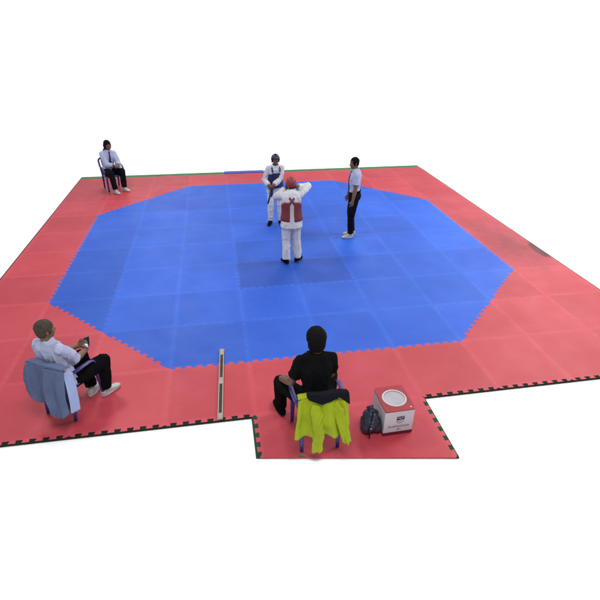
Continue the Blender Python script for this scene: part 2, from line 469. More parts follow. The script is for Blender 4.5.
def build_body(f, name, skin, S):
    bm = bmesh.new()
    f.torso(bm, TORSO, -.012)
    tube(bm, [f.sp(.48)-f.Fw*.01, f.neck, f.hc-f.hU*.05-f.hF*.02], [.066, .056, .055])
    c, X, Y, Z = f.hc, f.hR, f.hF, f.hU
    ell(bm, c+Z*.028-Y*.008, X*.076, Y*.096, Z*.088)                  # cranium
    ell(bm, c-Z*.030+Y*.022, X*.063, Y*.070, Z*.072)                  # face
    ell(bm, c-Z*.078+Y*.048, X*.038, Y*.036, Z*.030)                  # jaw, chin
    ell(bm, c+Z*.022+Y*.078, X*.052, Y*.014, Z*.011)                  # brow
    loft(bm, [(c+Z*.012+Y*.088, X*.007, Y*.008), (c-Z*.012+Y*.098, X*.010, Y*.013), (c-Z*.030+Y*.102, X*.016, Y*.014), (c-Z*.038+Y*.092, X*.012, Y*.010)], 10)
    for k in (-1, 1):
        ell(bm, c-Z*.012+X*.044*k+Y*.062, X*.020, Y*.020, Z*.018)     # cheeks
        ell(bm, c-Z*.004+X*.075*k-Y*.012, X*.011, Y*.017, Z*.031)     # ears
    ell(bm, c-Z*.053+Y*.086, X*.023, Y*.010, Z*.0055); ell(bm, c-Z*.064+Y*.084, X*.020, Y*.010, Z*.006)   # lips
    for sd in (-1, 1):
        tube(bm, [f.sp(.445)+f.Rt*.08*sd, f.sh[sd]], [.045, .044])
        tube(bm, *seg_pts(f.sh[sd], f.el[sd], [.044, .045, .043, .039]))
        tube(bm, *seg_pts(f.el[sd], f.wr[sd], [.040, .043, .036, .028]))
        d, n, curl = f.hand[sd]
        fa = (f.wr[sd]-f.el[sd]).normalized()
        d = V(d).normalized() if d else fa
        n = V(n) if n else -f.Rt*sd
        hand_prims(bm, f.wr[sd]-d*.004, d, n, sd, curl)
        tube(bm, *seg_pts(f.hip[sd], f.kn[sd], [.075, .072, .064, .052]))
        tube(bm, *seg_pts(f.kn[sd], f.an[sd], [.050, .054, .044, .034]))
        fd = V((-math.sin(f.foot[sd]), math.cos(f.foot[sd]), 0)); lt = V((fd.y, -fd.x, 0))
        g = V((f.an[sd].x, f.an[sd].y, f.an[sd].z-.08))
        loft(bm, [(g-fd*.05+V((0, 0, .035)), lt*.024, V((0, 0, .028))), (g+V((0, 0, .045)), lt*.032, V((0, 0, .040))),
                  (g+fd*.08+V((0, 0, .032)), lt*.038, V((0, 0, .026))), (g+fd*.16+V((0, 0, .022)), lt*.036, V((0, 0, .014)))], 12)
    for v in bm.verts: v.co *= S
    return organic(name, bm, skin, None, .0048, 3)

def eyes(f, root, S):
    for k in (-1, 1):
        bm = bmesh.new()
        c = f.hc+f.hU*.006+f.hR*.031*k+f.hF*.0755
        ell(bm, c, f.hR*.0125, f.hF*.0115, f.hU*.0085, 16, 10)
        for fc in bm.faces:
            q = fc.calc_center_median()-c
            if q.dot(f.hF) > .0075 and abs(q.dot(f.hR)) < .008: fc.material_index = 1
        for v in bm.verts: v.co *= S
        mesh_obj('eye', bm, [M['eyew'], M['eyeb']], root)

def garment_top(f, root, S, m, name, sleeve=.55, off=.012, hem=-.07, sl_r=(.068, .066, .064), wr=.006, flare=0, seed=0, collar=True, cuff=.044):
    bm = bmesh.new()
    secs = [s for s in TORSO if s[0] >= hem and s[0] < .50]
    if hem < -.09:
        secs = [(hem, .172+flare, .122+flare, -.005), (-.08, .170+flare*.6, .12+flare*.6, -.008)]+[s for s in secs if s[0] >= 0]
    secs = secs+[(.50, .125, .074, -.012), (.525, .078, .064, -.008), (.545, .058, .056, -.004)]
    f.torso(bm, secs, off)
    for sd in (-1, 1):
        tube(bm, [f.sp(.462)+f.Rt*.075*sd, f.sh[sd]], [.062, sl_r[0]*.9])
        up = f.el[sd]-f.sh[sd]
        if sleeve <= 1:
            tube(bm, [f.sh[sd], f.sh[sd]+up*sleeve*.5, f.sh[sd]+up*sleeve], (sl_r[0]*.92, sl_r[1], sl_r[2]), ends=False); ball(bm, f.sh[sd], sl_r[0]*.92)
        else:
            e = f.el[sd]; fa = f.wr[sd]-e
            tube(bm, [f.sh[sd], f.sh[sd]+up*.5, e], (sl_r[0]*.9, sl_r[1], sl_r[2]))
            tube(bm, [e, e+fa*.45*(sleeve-1), e+fa*(sleeve-1)], [sl_r[2], (sl_r[2]+cuff)/2+.003, cuff], ends=False)
    if collar:
        loft(bm, [(f.neck-f.T*.012-f.Fw*.004, f.Rt*.074, f.Fw*.070), (f.neck+f.T*.032-f.Fw*.002, f.Rt*.066, f.Fw*.064)], 20)
    for v in bm.verts: v.co *= S
    return organic(name, bm, m, root, .0068, 5, wr*S, 10, seed=seed)

def garment_legs(f, root, S, m, r=(.092, .086, .074, .066, .060, .056), stop=.93, wr=.005, seed=3, name='trousers'):
    bm = bmesh.new()
    f.torso(bm, [(-.11, .12, .095, -.005), (-.06, .160, .114, -.01), (0, .170, .120, -.01), (.08, .152, .108, 0), (.115, .148, .106, 0)], .006)
    for sd in (-1, 1):
        h, k, a = f.hip[sd], f.kn[sd], f.an[sd]
        tube(bm, [h, h.lerp(k, .5), k], r[:3])
        tube(bm, [k, k.lerp(a, .5), k.lerp(a, stop)], [r[2]*.97, r[3], r[4]], ends=False); ball(bm, k, r[2]*.97)
    for v in bm.verts: v.co *= S
    return organic(name, bm, m, root, .0072, 5, wr*S, 8, seed=seed)

def shoes(f, root, S, m, name='shoe', msole=None):
    for sd in (-1, 1):
        bm = bmesh.new()
        fd = V((-math.sin(f.foot[sd]), math.cos(f.foot[sd]), 0)); lt = V((fd.y, -fd.x, 0)); up = V((0, 0, 1))
        g = V((f.an[sd].x, f.an[sd].y, f.an[sd].z-.083))
        S_ = lambda t, hw, h: (g+fd*t+up*(h/2+.004), lt*hw, up*(h/2))
        loft(bm, [S_(-.075, .026, .055), S_(-.062, .036, .085), S_(-.02, .039, .100), S_(.03, .040, .098), S_(.075, .044, .075), S_(.125, .047, .060), S_(.165, .042, .050), S_(.19, .026, .036)], 16, 2.7)
        ell(bm, g+fd*.180+up*.024, lt*.028, fd*.022, up*.018)
        loft(bm, [(g-fd*.005+up*.07, lt*.040, fd*.050), (g-fd*.012+up*.115, lt*.041, fd*.046)], 16)
        loft(bm, [(g+fd*.05+up*.0, lt*.042, fd*.125), (g+fd*.05+up*.02, lt*.046, fd*.135)], 20, 2.5)
        for v in bm.verts: v.co *= S
        so = organic(name, bm, m, root, .005, 3)
        bm = bmesh.new(); loft(bm, [(g+fd*.055+up*.001, lt*.044, fd*.135), (g+fd*.055+up*.016, lt*.0475, fd*.141)], 24, 2.6)
        for v in bm.verts: v.co *= S
        mesh_obj('sole', bm, M['bag'] if m != M['white_w'] else M['card_grey'], so)

def hair_short(f, root, S, m, puff=1.0, low=0, seed=1, back=1.0, amp=.006):
    bm = bmesh.new(); c, X, Y, Z = f.hc, f.hR, f.hF, f.hU
    ell(bm, c+Z*.040-Y*.016, X*.083*puff, Y*.097*puff, Z*.088*puff)
    ell(bm, c-Z*(.005+low)-Y*.042*back, X*.074*puff, Y*.060*puff, Z*.078*puff)
    for k in (-1, 1): ell(bm, c+Z*.012+X*.066*k+Y*.006, X*.017*puff, Y*.038, Z*.045)
    for v in bm.verts: v.co *= S
    o = organic('hair', bm, m, root, .005, 2, amp*S, 60, (1, 1, 1), seed)
    return o

def tie(f, root, S):
    bm = bmesh.new(); pts = []
    for t, hw, y in ((.515, .016, .075), (.49, .020, .088), (.47, .014, .098), (.36, .022, .128), (.24, .030, .128), (.13, .038, .120), (.09, .004, .118)):
        pts.append((f.sp(t)+f.Fw*(y+.006), hw))
    vs = [(bm.verts.new((p-f.Rt*h)*S), bm.verts.new((p+f.Rt*h)*S)) for p, h in pts]
    for (a, b), (c, d) in zip(vs, vs[1:]): bm.faces.new((a, b, d, c))
    o = mesh_obj('tie', bm, M['tie'], root)
    s = o.modifiers.new('s', 'SOLIDIFY'); s.thickness = .007*S; s.offset = 0
    return o

def head_guard(f, root, S, m):
    """padded open-face helmet with ear flaps, brow bar, vents and chin strap"""
    bm = bmesh.new(); c, X, Y, Z = f.hc, f.hR, f.hF, f.hU
    c0 = c+Z*.018-Y*.006
    ell(bm, c0, X*.098, Y*.116, Z*.118, 40, 28)
    kill = []
    for fc in bm.faces:
        q = fc.calc_center_median()-c0; x, y, z = q.dot(X), q.dot(Y), q.dot(Z)
        if y > .035 and z < .035 and abs(x) < .085: kill.append(fc)          # face opening
        elif z < -.075 and y > -.02: kill.append(fc)
        elif z < -.088: kill.append(fc)
        elif abs(abs(x)-.098) < .012 and (y+.005)**2+(z+.030)**2 < .018**2: kill.append(fc)    # ear hole
        elif z > .108 and (x*x+y*y) < .030**2: kill.append(fc)               # crown vent
    bmesh.ops.delete(bm, geom=kill, context='FACES')
    for v in bm.verts: v.co *= S
    o = mesh_obj('head_guard', bm, m, root)
    s = o.modifiers.new('s', 'SOLIDIFY'); s.thickness = .024*S; s.offset = -.6
    s = o.modifiers.new('u', 'SUBSURF'); s.levels = 1; s.render_levels = 1
    apply_mods(o)
    for p in o.data.polygons: p.use_smooth = True
    bm = bmesh.new()
    pts = []
    for i in range(13):
        t = math.pi*i/12
        pts.append(c0+X*(.088*math.cos(t))+Z*(-.055-.075*math.sin(t))+Y*(.005+.055*math.sin(t)))
    tube(bm, pts, [.007]*13, 8, flat=1.0)
    for v in bm.verts: v.co *= S
    mesh_obj('chin_strap', bm, M['black'], root)
    return o

def trunk_protector(f, root, S, m, t0=-.06, t1=.40, half=2.55, off=.034, straps=True):
    """padded vest wrapped round front and sides, open at the back with crossed straps"""
    bm = bmesh.new(); NU, NV = 40, 14
    prof = [(-.10, .175, .125), (0, .178, .128), (.10, .158, .116), (.2, .155, .112), (.3, .165, .118), (.4, .170, .116), (.5, .15, .10)]
    def ab(t):
        for (t0_, a0, b0), (t1_, a1, b1) in zip(prof, prof[1:]):
            if t <= t1_:
                q = max(0, (t-t0_)/(t1_-t0_)); return a0+(a1-a0)*q, b0+(b1-b0)*q
        return prof[-1][1:]
    grid = []
    for i in range(NV+1):
        row = []
        for j in range(NU+1):
            u = -half+2*half*j/NU
            # armhole: top edge dips at the sides
            side = math.exp(-((abs(u)-math.pi/2)/.45)**2)
            top = t1-.10*side+(.03 if abs(u) < .5 else 0)
            t = t0+(top-t0)*i/NV
            a, b = ab(t)
            p = f.sp(t)+f.Rt*(math.sin(u)*(a*f.W+off))+f.Fw*(math.cos(u)*(b+off)-.004)
            row.append(bm.verts.new(p*S))
        grid.append(row)
    for r0, r1 in zip(grid, grid[1:]):
        for j in range(NU): bm.faces.new((r0[j], r0[j+1], r1[j+1], r1[j]))
    o = mesh_obj('trunk_protector', bm, m, root)
    s = o.modifiers.new('s', 'SOLIDIFY'); s.thickness = .026*S; s.offset = -.3
    s = o.modifiers.new('u', 'SUBSURF'); s.levels = 1; s.render_levels = 1
    apply_mods(o)
    for p in o.data.polygons: p.use_smooth = True
    # shoulder straps (front top over the shoulder, crossing on the back)
    for sd in (-1, 1):
        bm = bmesh.new(); path = []
        for t, x, y in ((.40, .085, .145), (.47, .095, .10), (.515, .098, .02), (.50, .090, -.075), (.42, .045, -.128), (.33, -.03, -.143), (.22, -.095, -.135)):
            path.append(f.sp(t)+f.Rt*x*sd+f.Fw*y)
        for i, p in enumerate(path):
            d = (path[min(i+1, 6)]-path[max(i-1, 0)]).normalized()
        secs = []
        for i, p in enumerate(path):
            d = (path[min(i+1, 6)]-path[max(i-1, 0)]).normalized()
            out = (p-f.sp(.38)); out = (out-d*out.dot(d)).normalized(); lat = d.cross(out)
            secs.append((p*S, lat*.019*S, out*.005*S))
        loft(bm, secs, 10, 3)
        mesh_obj('strap', bm, m, root)
    return o

def belt(f, root, S, m, t=.05, hang=None, off=.03, name='belt'):
    bm = bmesh.new(); ring = []
    secs = []
    n = 30
    for i in range(n+1):
        u = 2*math.pi*i/n
        p = f.sp(t)+f.Rt*(math.sin(u)*(.165*f.W+off))+f.Fw*(math.cos(u)*(.115+off)-.004)
        o_ = (f.Rt*math.sin(u)+f.Fw*math.cos(u)).normalized()
        secs.append((p*S, f.T*.019*S, o_*.005*S))
    loft(bm, secs, 10, 3)
    if hang:
        for pts in hang:
            ss = []
            for i, p in enumerate(pts):
                p = V(p); ss.append((p*S, V((.019, .004, 0))*S, V((0, .006, 0))*S))
            loft(bm, ss, 10, 3)
    return mesh_obj(name, bm, m, root)

def place(o, loc, rz, label, group=None):
    o.location = loc; o.rotation_euler = (0, 0, R(rz)); tag(o, label, 'person', group); return o

# --- referee: standing, seen from the side, facing left
f = Fig(pelvis=(0, 0, .958), lean=1, handR=(.235, .08, .86), elbowR=(.25, -1, 0), handL=(-.21, .08, .87), elbowL=(-.3, -1, 0),
        gripR=((0, .25, -1), (-1, .1, 0), 40), gripL=((0, .2, -1), (1, .1, 0), 40),
        ankleR=(.075, -.02, .083), ankleL=(-.08, .05, .083), footR=-6, footL=8, head=(4, 10, 0))
S = .935
p = build_body(f, 'person', M['skin_m'], S); eyes(f, p, S)
hair_short(f, p, S, M['hair_b'], 1.0, -.01, 2)
garment_top(f, p, S, M['shirt'], 'shirt', .66, .012, .05, (.068, .072, .076), .010, seed=1)
garment_legs(f, p, S, M['navyt'], (.096, .090, .080, .074, .068, .06), .96)
belt(f, p, S, M['black'], .098, None, .006); tie(f, p, S); shoes(f, p, S, M['white_w'])
place(p, (1.46, -.06, 0), 88, 'referee standing on the blue mat in pale shirt, navy tie, dark trousers and white shoes')

# --- red athlete: back to the camera, hand raised to the helmet
f = Fig(pelvis=(0, 0, .958), lean=3, torso_yaw=-4, handR=(.125, .12, 1.53), elbowR=(1, 0, -.62), handL=(-.06, .26, 1.46), elbowL=(-.65, .5, -.6),
        gripR=((-.75, .35, .25), (-.6, -.8, 0), 50), gripL=((.3, .3, 1), (.6, -1, 0), 50), hunch=.02,
        ankleR=(.125, .04, .083), ankleL=(-.115, -.03, .083), footR=-38, footL=20, head=(6, 14, 0))
S = .905
p = build_body(f, 'person', M['skin_m'], S); eyes(f, p, S)
hair_short(f, p, S, M['hair_b'], .96, .02, 3)
garment_top(f, p, S, M['white'], 'jacket', 1.9, .020, -.17, (.076, .078, .074), .015, .016, 4, cuff=.062)
garment_legs(f, p, S, M['white'], (.104, .098, .090, .087, .084, .08), .97, .013, 6)
head_guard(f, p, S, M['red_helm']); trunk_protector(f, p, S, M['red_pad'], -.04, .34, 2.93)
shoes(f, p, S*1.0, M['black'], 'foot_guard')
place(p, (.02, -1.12, 0), 0, 'athlete with red helmet and red chest protector, back to the camera, arms raised')

# --- blue athlete: facing the camera, hands together at the belt
f = Fig(pelvis=(0, -.02, .955), lean=7, hunch=.03, torso_yaw=8, handR=(.15, .25, 1.03), elbowR=(.6, -1, -.2), handL=(.05, .31, 1.06), elbowL=(-.6, -.8, -.4),
        gripR=((-.6, .5, -.45), (-.5, -.6, .3), 60), gripL=((.8, .3, -.5), (.4, -.8, -.2), 60),
        ankleR=(.125, .0, .083), ankleL=(-.125, .0, .083), footR=-18, footL=20, head=(-4, 14, 0))
S = .885
p = build_body(f, 'person', M['skin_d'], S); eyes(f, p, S)
hair_short(f, p, S, M['hair_b'], .96, .01, 5)
garment_top(f, p, S, M['white'], 'jacket', 1.86, .018, -.17, (.073, .075, .070), .015, .014, 8, cuff=.058)
garment_legs(f, p, S, M['white'], (.098, .092, .085, .082, .078, .075), .96, .013, 9)
head_guard(f, p, S, M['navy_helm']); trunk_protector(f, p, S, M['navy_pad'], .03, .35, 2.3, .024)
belt(f, p, S, M['navy_pad'], .02, [[(.09, .20, .97), (.115, .225, .86), (.15, .215, .72), (.185, .19, .58)], [(.07, .21, .97), (.075, .22, .87), (.10, .215, .76)]], .040)
shoes(f, p, S, M['black'], 'foot_guard')
place(p, (-.03, .88, 0), 176, 'athlete with navy helmet and white uniform facing the camera, hands held at the belt')

# --- seated coach in black, front centre
def seated(**k):
    d = dict(pelvis=(0, -.06, .535), ankleR=(.16, .42, .083), ankleL=(-.16, .42, .083), kneeR=(.2, .6, 1), kneeL=(-.2, .6, 1))
    d.update(k); return Fig(**d)
f = seated(pelvis=(.02, -.07, .545), lean=5, hunch=.03, ankleL=(-.29, .36, .083), ankleR=(.24, .40, .083), kneeL=(-.55, .6, 1), kneeR=(.35, .6, 1),
           handL=(-.30, .22, .60), elbowL=(-.22, -.5, -1), handR=(.17, .32, .66), elbowR=(.22, -.5, -1),
           gripL=((.3, .9, -.35), (.2, 0, -1), 50), gripR=((-.4, .9, -.3), (-.2, 0, -1), 50), footL=14, footR=-12, head=(-2, 2, 0), width=.93)
S = 1.0
p = build_body(f, 'person', M['skin_d'], S); eyes(f, p, S)
hair_short(f, p, S, M['hair_b'], 1.19, .020, 6, 1.0, .005)
garment_top(f, p, S, M['black'], 'shirt', .70, .012, -.07, (.071, .071, .069), .011, seed=10, collar=False)
garment_legs(f, p, S, M['black'], (.098, .094, .080, .072, .066, .06), .95, .006, 12)
shoes(f, p, S, M['black'])
coach_c = place(p, (-.41, -5.36, 0), 0, 'seated coach in black shirt and trousers, short black hair, back to the camera')

# --- seated coach on the left in a pale shirt
f = seated(pelvis=(-.03, -.10, .465), lean=-9, side=-7, hunch=.06, torso_yaw=-8, ankleL=(.03, .20, .083), ankleR=(.20, .25, .083), kneeL=(-.45, .5, 1), kneeR=(.30, .5, 1),
           handR=(.05, .25, .66), elbowR=(.45, -.4, -1), handL=(-.11, .27, .65), elbowL=(-.3, -.3, -1),
           gripR=((-.75, .5, .2), (-.2, -.5, .6), 55), gripL=((.7, .5, .2), (.2, -.5, .6), 55), footL=10, footR=-15, head=(-14, 6, 0), width=1.1)
S = .94
p = build_body(f, 'person', M['skin_m'], S); eyes(f, p, S)
hair_short(f, p, S, M['hair_g'], 1.03, .0, 7, 1.0, .005)
garment_top(f, p, S, M['shirt'], 'shirt', .98, .016, -.07, (.072, .076, .076), .015, seed=14)
garment_legs(f, p, S, M['black'], (.104, .100, .090, .080, .072, .064), .93, .007, 15)
shoes(f, p, S, M['white_w'])
bm = bmesh.new()
e, wv = f.el[1], f.wr[1]; d = (wv-e).normalized(); a, b = frame(d); cpt = wv-d*.02
loft(bm, [(cpt-d*.012, a*.031, b*.031), (cpt+d*.010, a*.031, b*.031)], 20)
mesh_obj('watch_strap', bm, M['steel'], p)
place(p, (-2.99, -4.48, 0), -28, 'seated coach with greying brown hair, pale blue shirt, black trousers and white shoes')
fa = f

# phone held by the left coach
mid = (fa.wr[1]+fa.wr[-1])/2
bm = bmesh.new(); bm_box(bm, (-.036, -.075, -.0045), (.036, .075, .0045)); vs, fs = bm_box(bm, (-.032, -.066, .0045), (.032, .066, .0062), mi=1)
ph = bevel_mod(mesh_obj('phone', bm, [M['bag'], M['screen']], smooth=False), .003)
tag(ph, 'small dark phone held in the hands of the coach in the pale shirt', 'phone')
lp = Matrix.Translation((-2.98, -4.49, 0)) @ Matrix.Rotation(R(-28), 4, 'Z')
ph.matrix_world = lp @ Matrix.Scale(.94, 4) @ Matrix.Translation(mid+V((0, .085, .03))) @ Matrix.Rotation(R(25), 4, 'X') @ Matrix.Rotation(R(35), 4, 'Z')

# --- corner judge seated at the far left
f = seated(lean=4, hunch=.05, side=-3, pelvis=(.03, -.11, .495), pelvis_yaw=5, ankleL=(-.14, .30, .083), ankleR=(.13, .36, .083), kneeL=(-.2, .6, 1), kneeR=(.1, .6, 1),
           handR=(.0, .30, .68), elbowR=(.5, -.4, -1), handL=(-.07, .32, .70), elbowL=(-.5, -.4, -1),
           gripR=((-.6, .7, -.1), (-.2, -.2, -.9), 40), gripL=((.6, .7, -.1), (.2, -.2, -.9), 40), footL=14, footR=4, head=(4, 10, 0), width=.93)
S = .98
p = build_body(f, 'person', M['skin_d'], S); eyes(f, p, S)
bm = bmesh.new(); c, X, Y, Z = f.hc, f.hR, f.hF, f.hU
ell(bm, c+Z*.042-Y*.016, X*.086, Y*.100, Z*.092); ell(bm, c-Z*.01-Y*.05, X*.085, Y*.062, Z*.10)
for k in (-1, 1): ell(bm, c-Z*.02+X*.070*k-Y*.004, X*.022, Y*.042, Z*.085)
tube(bm, [c-Y*.07-Z*.03, c-Y*.085-Z*.13+X*.02, f.sp(.42)-f.Fw*.135+f.Rt*.05, f.sp(.32)-f.Fw*.14+f.Rt*.06], [.06, .055, .045, .025])
for v in bm.verts: v.co *= S
organic('hair', bm, M['hair_b'], p, .006, 3, .005, 40, (1, 1, .3), 9)
garment_top(f, p, S, M['shirt'], 'shirt', 1.75, .014, -.07, (.074, .074, .068), .008, seed=18, cuff=.046)
garment_legs(f, p, S, M['navyt'], (.098, .094, .082, .074, .068, .06), .95, .006, 19)
tie(f, p, S); shoes(f, p, S, M['white_w'])
place(p, (-3.93, 3.98, 0), -148, 'corner judge seated at the far left in pale shirt, navy tie and white shoes')

# ------------------------------------------------------------------ chairs
def board(path, halfw, th, n=2):
    pass
def make_chair():
    root = empty('plastic_chair')
    # seat: dished shell
    bm = bmesh.new(); NU, NV = 14, 14; g = []
    for j in range(NV+1):
        v = j/NV; y = -.21+.44*v; row = []
        for i in range(NU+1):
            u = -1+2*i/NU; hw = .205+.035*v
            z = .430-.016*(1-u*u)*(1-(v-.45)**2*2)-.035*max(0, v-.85)/.15*.6
            row.append(bm.verts.new((u*hw, y, z)))
        g.append(row)
    for a, b in zip(g, g[1:]):
        for i in range(NU): bm.faces.new((a[i], a[i+1], b[i+1], b[i]))
    o = mesh_obj('seat', bm, M['plastic'], root); s = o.modifiers.new('s', 'SOLIDIFY'); s.thickness = .022; s.offset = 0
    apply_mods(o)
    for q in o.data.polygons: q.use_smooth = True
    # backrest: curved frame with vertical slats
    bm = bmesh.new()
    def P(u, z):
        q = (z-.43)/.39
        return V((u*(.215+.02*q), -.215-.085*q-.030*(1-u*u)*.8, z))
    out = [P(-1, .43+.33*i/8) for i in range(9)]+[P(-.93, .80), P(-.75, .825)]+[P(-.6+1.2*i/6, .835) for i in range(7)]+[P(.75, .825), P(.93, .80)]+[P(1, .76-.33*i/8) for i in range(9)]
    secs = []
    for i, pt in enumerate(out):
        d = (out[min(i+1, len(out)-1)]-out[max(i-1, 0)]).normalized(); b = V((0, 1, 0)); b = (b-d*b.dot(d)).normalized()
        secs.append((pt, d.cross(b)*.024, b*.011))
    loft(bm, secs, 10, 3)
    for k in range(5):
        u = -.62+.31*k; pts = [P(u, .42+.40*i/6) for i in range(7)]
        loft(bm, [(q, V((.020, 0, 0)), V((0, .007, 0))) for q in pts], 10, 3)
    pts = [P(-1+2*i/10, .475) for i in range(11)]
    loft(bm, [(q, V((0, 0, .02)), V((0, .008, 0))) for q in pts], 10, 3)
    mesh_obj('backrest', bm, M['plastic'], root)
    for sd in (-1, 1):
        bm = bmesh.new()
        path = [V((.232*sd, -.255, .655)), V((.262*sd, -.15, .66)), V((.275*sd, 0, .655)), V((.275*sd, .09, .645)), V((.268*sd, .155, .61)), V((.262*sd, .185, .53)), V((.255*sd, .195, .44))]
        secs = []
        for i, pt in enumerate(path):
            d = (path[min(i+1, 6)]-path[max(i-1, 0)]).normalized(); a = V((1, 0, 0)); a = (a-d*a.dot(d)).normalized()
            secs.append((pt, a*.027, d.cross(a)*.010))
        loft(bm, secs, 12, 3)
        mesh_obj('armrest', bm, M['plastic'], root)
    for sx, sy in ((-1, 1), (1, 1), (-1, -1), (1, -1)):
        bm = bmesh.new()
        top = V((.212*sx+.02*sx*(sy > 0), .20 if sy > 0 else -.20, .435)); bot = V(((.24 if sy > 0 else .205)*sx, .215 if sy > 0 else -.265, .004))
        secs = []
        for i in range(6):
            q = top.lerp(bot, i/5); wdt = .030-.010*i/5
            secs.append((q, V((wdt, 0, 0)), V((0, wdt*.8, 0))))
        loft(bm, secs, 12, 3)
        mesh_obj('leg', bm, M['plastic'], root)
    return root
def copy_tree(o, parent=None):
    c = o.copy(); COL.objects.link(c)
    if parent: c.parent = parent
    for ch in list(o.children): copy_tree(ch, c)
    return c
chair = make_chair()
spots = [((-.375, -5.36, 0), 0, 'indigo plastic armchair under the coach in black, yellow-green jacket on its back'),
         ((-3.03, -4.47, 0), -28, 'indigo plastic armchair under the coach in the pale shirt, blue-grey jacket on its back'),
         ((-3.93, 3.98, 0), -152, 'indigo plastic armchair under the corner judge at the far edge of the mat')]
kids = list(chair.children)
for i, (loc, rz, lab) in enumerate(spots):
    c = chair if i == 0 else copy_tree(chair)
    c.location = loc; c.scale = (.93,)*3; c.rotation_euler = (0, 0, R(rz)); tag(c, lab, 'chair', 'plastic chairs on the mat')

# ------------------------------------------------------------------ jackets
def panel(bm, top, bot, out, amp, nfold, ph=0, NU=40, NV=22, belly=.02, mi=0):
    """cloth hanging from polyline top to polyline bot; out(u) = outward direction"""
    def ev(pl, u):
        x = u*(len(pl)-1); i = min(int(x), len(pl)-2); return V(pl[i]).lerp(V(pl[i+1]), x-i)
    g = []
    for j in range(NV+1):
        v = j/NV; row = []
        for i in range(NU+1):
            u = i/NU; p = ev(top, u).lerp(ev(bot, u), v); o = V(out)
            fd = math.sin(u*nfold*2*math.pi+ph+.8*math.sin(v*2+ph))*.6+.5*math.sin(u*nfold*3.7+ph*2.1+v)
            fd += noise.noise(V((u*5+ph*3, v*3.2, ph)))*.9
            p = p+o*(amp*(.25+.75*v)*fd+belly*math.sin(v*math.pi*.9))
            row.append(bm.verts.new(p))
        g.append(row)
    for a, b in zip(g, g[1:]):
        for i in range(NU):
            f_ = bm.faces.new((a[i], a[i+1], b[i+1], b[i])); f_.material_index = mi
def cloth_obj(name, bm, m, root, th=.007):
    o = mesh_obj(name, bm, m, root); s = o.modifiers.new('s', 'SOLIDIFY'); s.thickness = th; s.offset = 0
    apply_mods(o)
    for q in o.data.polygons: q.use_smooth = True
    return o
def sleeve(name, pts, rad, m, root, seed, flat=.55, wr=.009):
    bm = bmesh.new(); secs = []
    for p, r in zip(pts, rad): secs.append((V(p), V((r, 0, 0)), V((0, r*flat, 0))))
    loft(bm, secs, 18)
    return organic(name, bm, m, root, .0075, 4, wr, 11, (1, 1, .35), seed)

# yellow-green jacket on the front chair (chair frame: back top at z .835, y about -.32)
j = empty('hi_vis_jacket', (-.385, -5.36, 0)); tag(j, 'yellow-green jacket with dark collar draped over the back of the front chair', 'jacket')
j.scale = (.93,)*3
bm = bmesh.new()
panel(bm, [(-.255, -.345, .83), (-.18, -.365, .872), (-.06, -.38, .882), (.08, -.38, .884), (.2, -.365, .876), (.262, -.34, .84)],
      [(-.31, -.385, .40), (-.22, -.43, .375), (-.10, -.42, .39), (.02, -.43, .40), (.12, -.44, .36), (.20, -.45, .37), (.26, -.47, .29), (.285, -.43, .36)], (0, -1, 0), .050, 3.6, .6)
panel(bm, [(-.255, -.345, .83), (-.18, -.365, .872), (-.06, -.38, .882), (.08, -.38, .884), (.2, -.365, .876), (.262, -.34, .84)],
      [(-.25, -.24, .80), (-.16, -.25, .835), (-.05, -.265, .84), (.08, -.265, .84), (.18, -.25, .835), (.25, -.23, .80)], (0, 0, 1), .006, 3, .2, NV=8, belly=.012)
cloth_obj('jacket_body', bm, M['hivis'], j)
sleeve('sleeve', [(-.085, -.39, .80), (-.075, -.425, .70), (-.06, -.45, .5), (-.055, -.45, .33), (-.06, -.445, .17)], [.04, .062, .062, .058, .054], M['hivis'], j, 21, .42, .016)
sleeve('sleeve', [(.12, -.375, .82), (.15, -.415, .72), (.19, -.45, .56), (.23, -.46, .42), (.262, -.46, .28)], [.03, .058, .058, .056, .050], M['hivis'], j, 25, .42, .016)
bm = bmesh.new()
panel(bm, [(-.17, -.372, .886), (-.05, -.390, .898), (.08, -.390, .900), (.2, -.376, .892), (.275, -.35, .865)],
      [(-.15, -.390, .865), (-.02, -.42, .805), (.06, -.42, .835), (.16, -.405, .868), (.285, -.37, .73)], (0, -1, 0), .005, 2, .3, NV=10, belly=.006)
panel(bm, [(-.17, -.372, .886), (-.05, -.390, .898), (.08, -.390, .900), (.2, -.376, .892), (.275, -.35, .865)],
      [(-.16, -.28, .86), (-.05, -.295, .87), (.08, -.295, .87), (.19, -.28, .865), (.265, -.25, .82)], (0, 0, 1), .004, 2, .3, NV=6, belly=.014)
cloth_obj('collar', bm, M['dark_lining'], j, .008)

# blue-grey suit jacket on the left chair
j = empty('suit_jacket', (-2.98, -4.49, 0), R(-28)); tag(j, 'blue-grey suit jacket hanging over the back of the left chair', 'jacket')
j.scale = (.93,)*3
bm = bmesh.new()
panel(bm, [(-.225, -.345, .85), (-.16, -.365, .872), (-.05, -.38, .882), (.08, -.38, .882), (.18, -.365, .872), (.262, -.34, .84)],
      [(-.18, -.40, .43), (-.10, -.42, .34), (-.03, -.43, .38), (.04, -.43, .34), (.10, -.44, .37)], (0, -1, 0), .042, 1.9, .4)
panel(bm, [(-.225, -.345, .85), (-.16, -.365, .872), (-.05, -.38, .882), (.08, -.38, .882), (.18, -.365, .872), (.262, -.34, .84)],
      [(-.22, -.24, .81), (-.15, -.25, .835), (-.05, -.265, .84), (.08, -.265, .84), (.18, -.25, .835), (.25, -.23, .80)], (0, 0, 1), .005, 3, .2, NV=8, belly=.012)
cloth_obj('jacket_body', bm, M['suit'], j)
